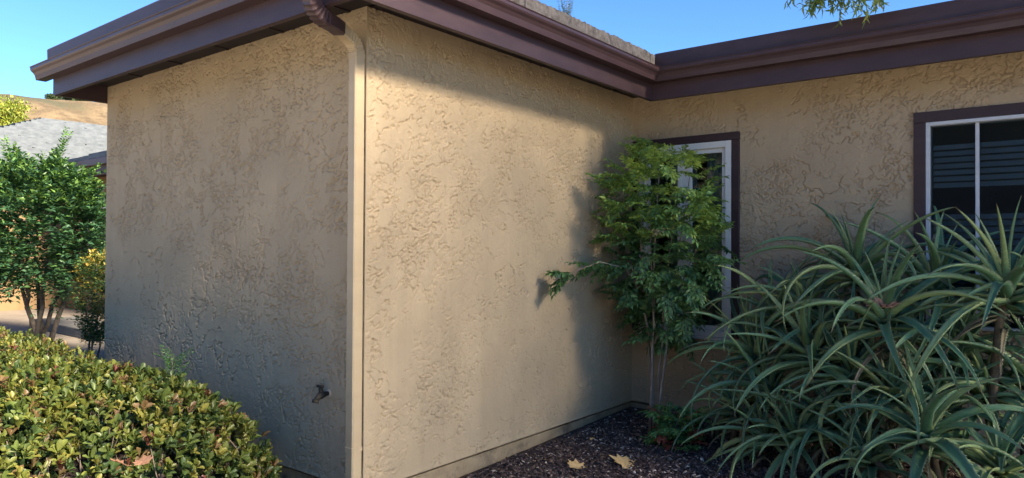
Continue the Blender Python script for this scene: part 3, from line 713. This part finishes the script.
# ---- small shrub at its foot
sp = at(676, 447, 2, .03)
sm = empty('low_nandina', (float(sp[0]), float(sp[1]), .03)); tag(sm, 'knee high seedling shrub with a few red leaves at the foot of the canes', 'shrub')
out = [[], [], [], [], []]
for k in range(90):
    a = rn.uniform(0, 6.28); h = rn.uniform(.02, .25); rad = rn.uniform(0, .13)
    tn = [np.array([.15, .30, .10]), np.array([.21, .38, .12]), np.array([.10, .23, .09])] if rn.random() > .09 else [np.array([.46, .13, .09]), np.array([.36, .14, .09])]
    pinnate(np.array([rad*math.cos(a), rad*math.sin(a), h]), [math.cos(a), math.sin(a), rn.uniform(-.1, .9)], [0, 0, 1], rn.uniform(.07, .12), 2, .042, tn, rn, out)
leaves('foliage', out[0], out[1], out[2], out[3], np.array(out[3])*.45, np.array(out[4]), 'leaf', sm)
for k in range(5):
    a = k*1.3; tube_obj('stem', [(0, 0, -.03), (.03*math.cos(a), .03*math.sin(a), .1), (.07*math.cos(a), .07*math.sin(a), .2)], [.004, .003, .002], 'twig', sm, 5)

# ---- aloes
def aloe_leaf_mesh(name, length, width, e0, bend, mat, twist=0.0, seg=14, side=0.0, wav=0.0):
    """leaf grows from origin along local +Y, rising at e0 then bending down by 'bend' radians; channelled, toothed"""
    V = []; F = []; A = []; cen = []; y = z = 0.0; ang = e0; ds_ = length/seg
    for i in range(seg+1):
        t = i/seg; cen.append((y, z, ang)); ang2 = e0-bend*(t**1.25); y += math.cos(ang2)*ds_; z += math.sin(ang2)*ds_; ang = ang2+wav*math.sin(t*4.5)
    for i, (y, z, ang) in enumerate(cen):
        t = i/seg; w = width*(1-t)**.72*(1 if t > .06 else .92)+.0010; th = width*.20*(1-t)**.9+.0008; ch = .30+.12*t
        ny, nz = -math.sin(ang), math.cos(ang); tw = twist*t; ct, st_ = math.cos(tw), math.sin(tw)
        for sx, hn, mg in ((-.5, ch*.9, 1), (-.27, .26*ch, .45), (0, 0, 0), (.27, .26*ch, .45), (.5, ch*.9, 1), (.26, -.34, .3), (0, -.62, 0), (-.26, -.34, .3)):
            lx = sx*w; ln_ = hn*w if hn >= 0 else hn*th*1.7
            lx, ln_ = lx*ct-ln_*st_, lx*st_+ln_*ct
            V.append((lx+side*t*t*length, y+ny*ln_, z+nz*ln_)); A.append((t, mg, 0))
    for i in range(seg):
        for k in range(8):
            k2 = (k+1) % 8; F.append((i*8+k, i*8+k2, (i+1)*8+k2, (i+1)*8+k))
    F.append(tuple(range(7, -1, -1))); F.append(tuple(seg*8+k for k in range(8)))
    # marginal teeth
    nt = max(8, int(length/.022))
    for k in range(1, nt):
        t = k/nt*.95; i = min(int(t*seg), seg-1); f = t*seg-i
        for kk, sg in ((0, -1), (4, 1)):
            a0 = Vector(V[i*8+kk]); a1 = Vector(V[(i+1)*8+kk]); p = a0.lerp(a1, f); d = (a1-a0).normalized()
            hgt = .0062*(1-.6*t); o_ = Vector((sg, 0, .1)); b_ = len(V)
            V += [tuple(p-d*.0045), tuple(p+d*.0045), tuple(p+o_*hgt+d*.003), tuple(p-Vector((0, 0, .0015)))]; A += [(min(t, .85), 1, 0)]*4
            F += [(b_, b_+1, b_+2), (b_, b_+2, b_+3), (b_+3, b_+2, b_+1)]
    me = bpy.data.meshes.new(name); me.from_pydata(V, [], F); me.update()
    me.polygons.foreach_set('use_smooth', [True]*len(me.polygons))
    ca = me.color_attributes.new('along', 'FLOAT_COLOR', 'POINT')
    for i, (a_, b_, c_) in enumerate(A): ca.data[i].color = (a_, b_, c_, 1)
    me.materials.append(M[mat]); return me
ra = random.Random(17)
LEAF = {}
TIER = [(1.38, .35), (1.12, .95), (.90, 1.65), (.68, 2.05), (.42, 2.15), (.12, 1.75)]
for ti, (e0, bd) in enumerate(TIER):
    for v in range(8):
        LEAF[ti, v] = aloe_leaf_mesh('leaf', .56*ra.uniform(.85, 1.15), .050*ra.uniform(.85, 1.15)*(1 if ti else .9), e0+ra.uniform(-.15, .15), bd*ra.uniform(.45, 1.3), 'aloe_green', ra.uniform(-.9, .9), side=ra.uniform(-.28, .28), wav=ra.uniform(-.12, .12))
for v in range(4): LEAF['dry', v] = aloe_leaf_mesh('dry_leaf', .34*ra.uniform(.8, 1.1), .026, -.1+ra.uniform(-.3, .3), 1.3*ra.uniform(.6, 1.2), 'aloe_dry', ra.uniform(-1, 1))
nleaf = 0
def rosette(plant, base, crown, size=1.0, n_=24, tilt=(0, 0), dry=3, flower=False, rot=None, wide=1.0):
    """a stem from base to crown carrying a rosette of leaves; base, crown in world coordinates"""
    global nleaf
    o = plant.location; b0 = np.array(base)-np.array(o); c0 = np.array(crown)-np.array(o)
    st_ = tube_obj('stem', stem_path(b0, c0, 6, .012, (ra.gauss(0, .03), ra.gauss(0, .03), 0), ra), [.026, .025, .024, .023, .022, .020, .012], 'aloe_stem', plant, 8)
    tl = Matrix.Rotation(tilt[0], 4, 'X') @ Matrix.Rotation(tilt[1], 4, 'Y')
    a = ra.uniform(0, 6.28) if rot is None else rot
    for k in range(n_):
        f = k/(n_-1); ti = min(5, int(f**.85*6)); me = LEAF[ti, ra.randrange(8)]
        lf = bpy.data.objects.new('leaf', me); C.objects.link(lf); lf.parent = st_
        sc = size*(.62+.5*min(1, f*2.2))*ra.uniform(.82, 1.22)*(1 if f < .85 else .85)
        zc = -.10*f*size
        lf.matrix_local = Matrix.Translation(Vector(c0)+tl @ Vector((0, 0, zc))) @ tl @ Matrix.Rotation(a+ra.uniform(-.15, .15), 4, 'Z') @ Matrix.Translation((0, .012, 0)) @ Matrix.Diagonal((sc*wide, sc, sc, 1))
        a += 2.39996; nleaf += 1
        # keep clear of the wall behind: swing leaves that would go through it
        pt = (plant.matrix_world @ lf.matrix_local) @ Vector((0, .30, .1))
        if o[1]+(lf.matrix_local @ Vector((0, .33, .12)))[1] > -.03:
            lf.matrix_local = Matrix.Translation(Vector(c0)+Vector((0, 0, zc))) @ tl @ Matrix.Rotation(math.pi/2*(1 if math.sin(a) > 0 else -1)+ra.uniform(-.3, .3), 4, 'Z') @ Matrix.Translation((0, .012, 0)) @ Matrix.Diagonal((sc*wide, sc, sc, 1))
    for k in range(dry):
        lf = bpy.data.objects.new('dry_leaf', LEAF['dry', ra.randrange(4)]); C.objects.link(lf); lf.parent = st_
        a = ra.uniform(math.pi*.6, math.pi*1.4); sc = size*ra.uniform(.6, 1.1)
        lf.matrix_local = Matrix.Translation(Vector(c0)+Vector((0, 0, -.12*size-ra.uniform(0, .1)))) @ Matrix.Rotation(a, 4, 'Z') @ Matrix.Scale(sc, 4)
    if flower:
        pr = []
        for k in range(34):
            d = Vector((ra.gauss(0, 1), ra.gauss(0, 1)-.5, ra.uniform(.1, 1.0))).normalized(); q = Vector(c0)+Vector((ra.gauss(0, .022), ra.gauss(0, .012)-.075, .045))
            pr.append(tube([q, q+d*.035+Vector((0, 0, .005)), q+d*.06], [.005, .006, .003], 5))
        V, F = join(*pr); mesh_obj('dried_flower', V, F, 'dried_flower', st_)
def aloe(px, py, depth, label, heads, gx=None):
    c = at_depth(px, py, depth); gxy = (c[0], min(c[1]-.02, -.25)); z0 = float(bed_z(gxy[0], gxy[1]))
    pl = empty('aloe_plant', (gxy[0], gxy[1], z0)); tag(pl, label, 'aloe', 'aloes crowding the bed')
    for (hx_, hy_, hd, kw) in heads:
        cr = at_depth(hx_, hy_, hd); cr[1] = min(cr[1], -.16); bs = np.array([gxy[0]+(cr[0]-gxy[0])*.35+ra.gauss(0, .03), gxy[1]+(cr[1]-gxy[1])*.35, z0-.03]); rosette(pl, bs, cr, **kw)
    return pl
def H(x, y, d, size, n_=24, tx=.2, ty=0.0, **k): return (x, y, d, dict(size=size, n_=n_, tilt=(tx, ty), **k))
aloe(855, 268, 4.55, 'tallest upright aloe beside the dark trimmed window, leaves fanning against the wall',
     [H(857, 266, 4.55, 1.22, 26, .05), H(805, 300, 4.75, 1.05, 22, .1, -.15), H(830, 330, 4.6, 1.0, 22, .2)])
aloe(882, 322, 4.15, 'aloe with a pinkish dried flower remnant at its heart',
     [H(884, 314, 4.12, 1.2, 28, .25, flower=True), H(850, 372, 4.25, 1.05, 26, .3, -.2), H(890, 390, 4.05, 1.0, 26, .35)])
aloe(1008, 292, 3.85, 'large blue green aloe at the right edge with one tall spear leaf',
     [H(1006, 286, 3.85, 1.2, 28, .2, -.05), H(985, 390, 3.95, 1.0, 24, .3), H(1040, 380, 3.8, 1.0, 22, .3, .1), H(1050, 300, 4.0, 1.1, 24, .1, .1)])
aloe(925, 440, 3.75, 'lowest front aloe with broad leaves spreading flat over the mulch',
     [H(926, 430, 3.72, 1.12, 24, .25, wide=1.2), H(1000, 462, 3.6, .9, 22, .3, wide=1.15), H(870, 455, 3.95, .85, 22, .3, -.1)])
aloe(810, 360, 4.45, 'aloe with a curled pale leaf left of the dried flower one',
     [H(811, 350, 4.42, 1.15, 26, .25, -.2), H(830, 415, 4.3, 1.0, 26, .35, -.2), H(795, 435, 4.3, .9, 26, .35, -.2)])
aloe(745, 370, 4.85, 'leftmost aloe with long thin leaves sweeping toward the corner window',
     [H(752, 348, 4.85, 1.12, 28, .1, -.35, wide=.72), H(768, 385, 4.65, 1.08, 28, .25, -.35, wide=.72), H(765, 430, 4.5, .9, 26, .3, -.3, wide=.72), H(775, 312, 4.9, 1.05, 24, 0, -.2, wide=.78), H(735, 405, 4.8, .9, 26, .2, -.35, wide=.7)])
aloe(935, 290, 4.35, 'aloe half hidden behind the others under the blinds window',
     [H(935, 282, 4.35, 1.1, 24, .05, .1), H(955, 345, 4.1, 1.08, 26, .2, .1), H(945, 400, 4.0, .95, 24, .3)])

# ---- fallen leaves
def maple_leaf(name, p, size, rz, mat, label, group, tilt=(0, 0)):
    pts = [(0, -.40), (.16, -.34), (.40, -.40), (.42, -.20), (.66, -.02), (.46, .10), (.48, .36), (.26, .32), (.12, .50), (0, .66), (-.12, .44), (-.26, .30), (-.50, .40), (-.42, .10), (-.58, .02), (-.42, -.18), (-.44, -.38), (-.14, -.33)]
    V = [(0, 0, .05)]+[(x, y, .05+.16*math.sin(x*5+y*3+size*90)*abs(x)+.16*(x*x+y*y)) for x, y in pts]; k = len(pts)
    F = [(0, 1+i, 1+(i+1) % k) for i in range(k)]
    V2 = V+[(x, y, z-.02) for x, y, z in V]; F2 = F+[tuple(k+1+i for i in reversed(f)) for f in F]+[(1+i, k+2+i, k+2+(i+1) % k, 1+(i+1) % k) for i in range(k)]
    st_ = tube([(0, -.5, .05), (.03, -.7, .10), (.09, -.88, .16)], [.018, .014, .012], 5)
    root = empty(name, p); root.rotation_euler = (tilt[0], tilt[1], rz); root.scale = (size,)*3
    b_ = mesh_obj('blade', V2, F2, mat, root); mesh_obj('stalk', st_[0], st_[1], mat, root)
    return tag(root, label, 'leaf', group)
def ground_leaf(px, py, size, rz, mat, label, tilt=(0, 0)):
    p = at(px, py, 2, .03); p[2] = float(bed_z(p[0], p[1]))+.012; return maple_leaf('fallen_leaf', p, size, rz, mat, label, 'fallen leaves', tilt)
ground_leaf(624, 463, .165, 2.0, 'dry_leaf', 'largest tan fallen leaf lying on the mulch', (.30, -.12))
ground_leaf(576, 465, .105, .7, 'dry_leaf', 'smaller tan fallen leaf left of the largest one', (.25, .15))
ground_leaf(546, 459, .06, 3.6, 'brown_leaf', 'reddish brown curled leaf on the mulch nearest the side wall', (.3, .2))
ground_leaf(592, 440, .035, 1.2, 'dry_leaf', 'tiny tan leaf on the mulch above the two tan leaves', (.2, -.2))
hp = at(143, 462, 2, .66); maple_leaf('fallen_leaf', hp+np.array([0, 0, .0]), .055, 1.0, 'brown_leaf', 'brown fallen leaf caught on top of the hedge', 'fallen leaves', (.3, -.2))
hp = at(118, 466, 2, .66); maple_leaf('fallen_leaf', hp+np.array([0, 0, .01]), .05, 2.4, 'brown_leaf', 'reddish fallen leaf on the hedge left of the brown one', 'fallen leaves', (.4, .3))

# ---- small multi-stem tree on the left
def shoot(p, d, length, leaf, tints, r, out, gap=.045, droop=.35):
    d = unit(np.array(d, float)); n_ = int(length/gap); side = unit(np.cross(d, [0, 0, 1.0])+1e-6)
    for i in range(n_):
        t = i/n_; c = p+d*length*t+np.array([0, 0, -droop*length*t*t])
        for sg in (-1, 1):
            dd = unit(d*.6+side*sg*.8+np.array([0, 0, .25])+.25*r.normal(size=3))
            out[0].append(c); out[1].append(dd); out[2].append(unit(np.array([0, 0, 1.0])+.35*r.normal(size=3))); out[3].append(leaf*r.uniform(.7, 1.2)*(1-.35*t)); out[4].append(tints[r.integers(len(tints))]*r.uniform(.75, 1.25))
rt_ = np.random.default_rng(31)
TD = 10.2
tb = at_depth(38, 340, TD); tb[2] = -.03
tree = empty('small_tree', tb); tag(tree, 'small multi stemmed tree with bright green arching shoots at the left edge', 'tree')
rtr = random.Random(8)
ends = [(8, 235), (30, 225), (55, 225), (75, 250), (20, 255), (92, 215)]
for i, (x, y) in enumerate(ends):
    e = at_depth(x, y, TD+rtr.uniform(-.4, .4)); b0 = np.array([rtr.gauss(0, .07), rtr.gauss(0, .05), -.05])
    tube_obj('trunk', stem_path(b0, e-tb, 9, .02, ((e-tb)[0]*-.12, 0, 0), rtr), [.042-.0036*k for k in range(10)], 'bark', tree, 8)
out = [[], [], [], [], []]
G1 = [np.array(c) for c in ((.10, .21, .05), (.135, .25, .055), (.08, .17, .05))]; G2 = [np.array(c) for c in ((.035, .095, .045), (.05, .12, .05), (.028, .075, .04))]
for k in range(1500):
    x = rt_.uniform(-60, 96); y = rt_.uniform(168, 282)
    cx_ = (x-26)/80; cy_ = (y-226)/60
    if cx_*cx_+cy_*cy_ > 1.0: continue
    c = at_depth(x, y, TD+rt_.uniform(-.75, .75)*(1-.5*cy_*cy_)); o_ = c-(tb+np.array([0, 0, 1.5])); d = unit(o_*np.array([1, 1, .6]))+np.array([0, 0, rt_.uniform(-.3, .6)])+.35*rt_.normal(size=3)
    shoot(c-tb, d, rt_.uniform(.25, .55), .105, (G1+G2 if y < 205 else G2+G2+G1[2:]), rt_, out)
for (x, y, x2, y2) in ((20, 190, 4, 135), (45, 185, 68, 135), (60, 190, 98, 165), (30, 180, 30, 158), (10, 200, -30, 150), (75, 205, 103, 178), (50, 180, 52, 150), (62, 255, 82, 268), (85, 215, 104, 225), (80, 195, 100, 198)):
    for j in range(6):
        a_ = at_depth(x+rt_.normal()*4, y+rt_.normal()*4, TD); b_ = at_depth(x2+rt_.normal()*5, y2+rt_.normal()*5, TD+rt_.normal()*.2); shoot(a_-tb, b_-a_, np.linalg.norm(b_-a_), .078, G1 if y2 < 200 else G1+G2, rt_, out, .04, .05)
leaves('foliage', out[0], out[1], out[2], out[3], np.array(out[3])*.5, np.array(out[4]), 'leaf', tree)

# ---- yellow tipped shrub at the end of the wall
SD = 8.9
yb = at_depth(94, 345, SD); yb[2] = -.03
ys = empty('yellow_tipped_shrub', yb); tag(ys, 'shrub with yellow orange tips at the left end of the front wall', 'shrub')
out = [[], [], [], [], []]
for k in range(750):
    y = rt_.uniform(256, 342); hw = 7+15*math.sin((y-248)/100*math.pi)*rt_.uniform(.7, 1.15); x = 95+rt_.uniform(-1, 1.6)*hw; c = at_depth(x, y, SD+rt_.uniform(-.3, .3))
    tn = [np.array([.36, .24, .05]), np.array([.30, .27, .05]), np.array([.20, .22, .05])] if rt_.random() < .55-(y-258)/110 else [np.array([.05, .11, .035]), np.array([.09, .15, .04]), np.array([.035, .08, .03])]
    shoot(c-yb, rt_.normal(size=3)+np.array([0, 0, .7]), .14, .055, tn, rt_, out, .035, .2)
leaves('foliage', out[0], out[1], out[2], out[3], np.array(out[3])*.42, np.array(out[4]), 'leaf', ys)
for k in range(5):
    e = at_depth(88+k*5, 290, SD)-yb; tube_obj('stem', stem_path((rtr.gauss(0, .04), rtr.gauss(0, .04), 0), e, 5, .02, (0, 0, 0), rtr), [.014, .012, .010, .008, .006, .004], 'twig', ys, 6)

# ---- trees behind
def blob_tree(name, c, rad, trunk_z0, label, tints, nleaf_, leaf, seed, cat='tree', ncl_=60):
    r = np.random.default_rng(seed); c = np.array(c, float); base = np.array([c[0], c[1], trunk_z0]); root = empty(name, base); tag(root, label, cat)
    tube_obj('trunk', stem_path((0, 0, -.1), c-base, 6, rad[0]*.04, (0, 0, 0), random.Random(seed)), [rad[0]*.10*(1-.1*k) for k in range(7)], 'bark', root, 8)
    if ncl_:
        cc = rdir(ncl_, r)*np.array(rad)*r.uniform(.45, 1.0, (ncl_, 1)); ci = r.integers(ncl_, size=nleaf_); P = cc[ci]+r.normal(size=(nleaf_, 3))*np.array(rad)*.17
    else: P = rdir(nleaf_, r)*np.array(rad)*r.uniform(0, 1, (nleaf_, 1))**.36
    tn = np.array(tints)[r.integers(len(tints), size=nleaf_)]*r.uniform(.7, 1.3, (nleaf_, 1))
    leaves('crown', P+(c-base), rdir(nleaf_, r)+np.array([0, 0, -.2]), rdir(nleaf_, r)+np.array([0, 0, .8]), leaf*r.uniform(.6, 1.3, nleaf_), leaf*.5, tn, 'leaf', root)
c = at_depth(2, 118, 30); blob_tree('yellow_green_tree', c, (1.05, 1.05, .95), -.06, 'yellow green tree top behind the grey roof at the left edge', [(.22, .27, .035), (.16, .22, .035), (.28, .29, .05)], 6000, .14, 41)
def hill_z(x, y): return float(np.exp(-((x+235)/62)**2)*(48+.055*(y-70)+9*(fbm(np.array(x*.02+40), np.array(y*.02+40), 5, 4)-.5)+1.6*(fbm(np.array(x*.15+50), np.array(y*.15+60), 15, 3)-.5))-4)
for (px, rr_, lb) in ((76, 2.3, 'dark green bush on the crest of the dry hill'), (52, 1.2, 'smaller bush on the dry hill left of the dark one')):
    best = max(((hill_z(*(CAM+t*ray(px, 240))[:2])-1.41)/t, t) for t in range(150, 300, 2)); c = CAM+best[1]*ray(px, 240); c[2] = hill_z(c[0], c[1])+rr_*.35
    blob_tree('hill_bush', c, (rr_*1.9, rr_*1.9, rr_*.7), c[2]-rr_*.8, lb, [(.04, .07, .028), (.06, .09, .03)], 1500, rr_*.4, 43+px, 'bush')
# tree added out of frame on the right; its crown filters the low sun
blob_tree('sun_filter_tree', (8.6, -1.3, 5.4), (1.7, 3.2, 3.0), -.06, 'broad leafy tree added out of view on the right to filter the sun', [(.05, .10, .03), (.07, .13, .04), (.04, .085, .03)], 9200, .19, 91, 'tree', 0)
# house added unseen behind the camera, so the panes mirror something dark
ah = empty('mirror_house', (2, -19, 0)); tag(ah, 'dark grey two storey house added behind the camera for the window panes to mirror', 'house')
surface('slate_paint', (.055, .065, .085), (.075, .085, .11), 2, .8)
mesh_obj('wall', boxv(-13, 13, -4, 0, -.06, 5.2), BOXF, 'slate_paint', ah)
mesh_obj('roof', [(-13.6, -4.6, 5.202), (13.6, -4.6, 5.202), (13.6, .6, 5.202), (-13.6, .6, 5.202), (-10.5, -2, 7.2), (10.5, -2, 7.2)], [(0, 1, 5, 4), (2, 3, 4, 5), (1, 2, 5), (3, 0, 4), (3, 2, 1, 0)], 'grey_shingle', ah)
for x in (-9, -4, 4, 8.5):
    w_ = mesh_obj('window', boxv(x, x+1.8, 0, .04, .9, 2.2), BOXF, 'white_vinyl', ah); mesh_obj('pane', boxv(x+.08, x+1.72, .041, .05, .98, 2.12), BOXF, 'room', w_)
mesh_obj('door', boxv(0, .95, 0, .05, -.05, 2.05), BOXF, 'brown_paint', ah)
# tall drooping tree behind the house, one limb reaching over the roof
wt = empty('drooping_tree', (7.6, 4.6, -.06)); tag(wt, 'tree with drooping narrow yellow green leaves hanging over the right roof edge', 'tree')
def wl_(p): return np.asarray(p, float)-np.array([7.6, 4.6, -.06])
tube_obj('trunk', [wl_(p) for p in ((7.6, 4.6, -.1), (7.55, 4.5, 2), (7.4, 4.3, 4), (7.1, 3.8, 5.6))], [.22, .19, .16, .11], 'bark', wt, 10)
limb = [(7.1, 3.8, 5.5), (5.4, 2.0, 5.0), (3.7, .6, 4.1), (2.5, -.35, 3.62), (1.95, -.62, 3.42), (1.6, -.66, 3.32)]
tube_obj('limb', [wl_(p) for p in limb], [.09, .06, .035, .018, .009, .004], 'bark', wt, 7)
out = [[], [], [], [], []]
rw = np.random.default_rng(77)
WG = [np.array(c) for c in ((.22, .30, .05), (.28, .34, .07), (.14, .22, .05), (.32, .34, .10))]
def hang(p, length, leafl=.075):
    n_ = int(length/.012); sway = rw.normal(size=2)*.25
    for i in range(n_):
        t = i/n_; c = np.array(p)+np.array([sway[0]*length*t, sway[1]*length*t, -length*t]); d = rw.normal(size=3)*.55+np.array([0, 0, -.75])
        out[0].append(wl_(c)); out[1].append(unit(d)); out[2].append(rdir(1, rw)[0]); out[3].append(leafl*rw.uniform(.6, 1.2)); out[4].append(WG[rw.integers(4)]*rw.uniform(.8, 1.2))
for (px, py) in ((800, 10), (806, 3), (813, 0), (820, 8), (828, 4), (835, 6), (841, 10), (846, 22), (842, 19), (851, 8), (858, 5), (865, 2), (873, 3), (880, 0), (886, -4), (816, 6), (832, 12), (861, 9), (856, 0), (824, -2), (838, 0), (848, 2), (868, 7)):
    e = at(px, py, 1, -.62+rw.normal()*.02); l_ = rw.uniform(.28, .42)
    for q_ in range(2): hang(e+np.array([rw.normal()*.03, rw.normal()*.02, l_]), l_, .075)
for k in range(260):
    t = rw.uniform(0, 1); i = min(int(t*5), 4); q = np.array(limb[i])+(np.array(limb[i+1])-np.array(limb[i]))*(t*5-i)
    if q[2] < 4.6: continue
    hang(q+rw.normal(size=3)*np.array([.7, .7, .4])+np.array([.6, .6, .9]), rw.uniform(.4, .9))
leaves('foliage', out[0], out[1], out[2], out[3], np.array(out[3])*.19, np.array(out[4]), 'leaf', wt, droop=.2)
# weed on the roof edge of the side eave
wp = at(566, 17, 0, OV-.01); wd_ = empty('roof_weed', (float(wp[0]), float(wp[1]), ZT+.17)); tag(wd_, 'feathery pale weed sprouting above the weathered roof edge', 'weed')
out = [[], [], [], [], []]
for k in range(26):
    a = rw.uniform(0, 6.28); shoot(np.array([rw.normal()*.01, rw.normal()*.012, 0]), [math.cos(a)*.25, math.sin(a)*.25, 1], rw.uniform(.10, .22), .022, [np.array([.16, .20, .07]), np.array([.23, .24, .12])], rw, out, .014, .0)
leaves('foliage', out[0], out[1], out[2], out[3], np.array(out[3])*.25, np.array(out[4]), 'leaf', wd_)
tube_obj('stem', [(0, 0, -.02), (0, .003, .08), (.004, 0, .2)], [.003, .002, .001], 'twig', wd_, 5)
print('aloe leaves', nleaf)
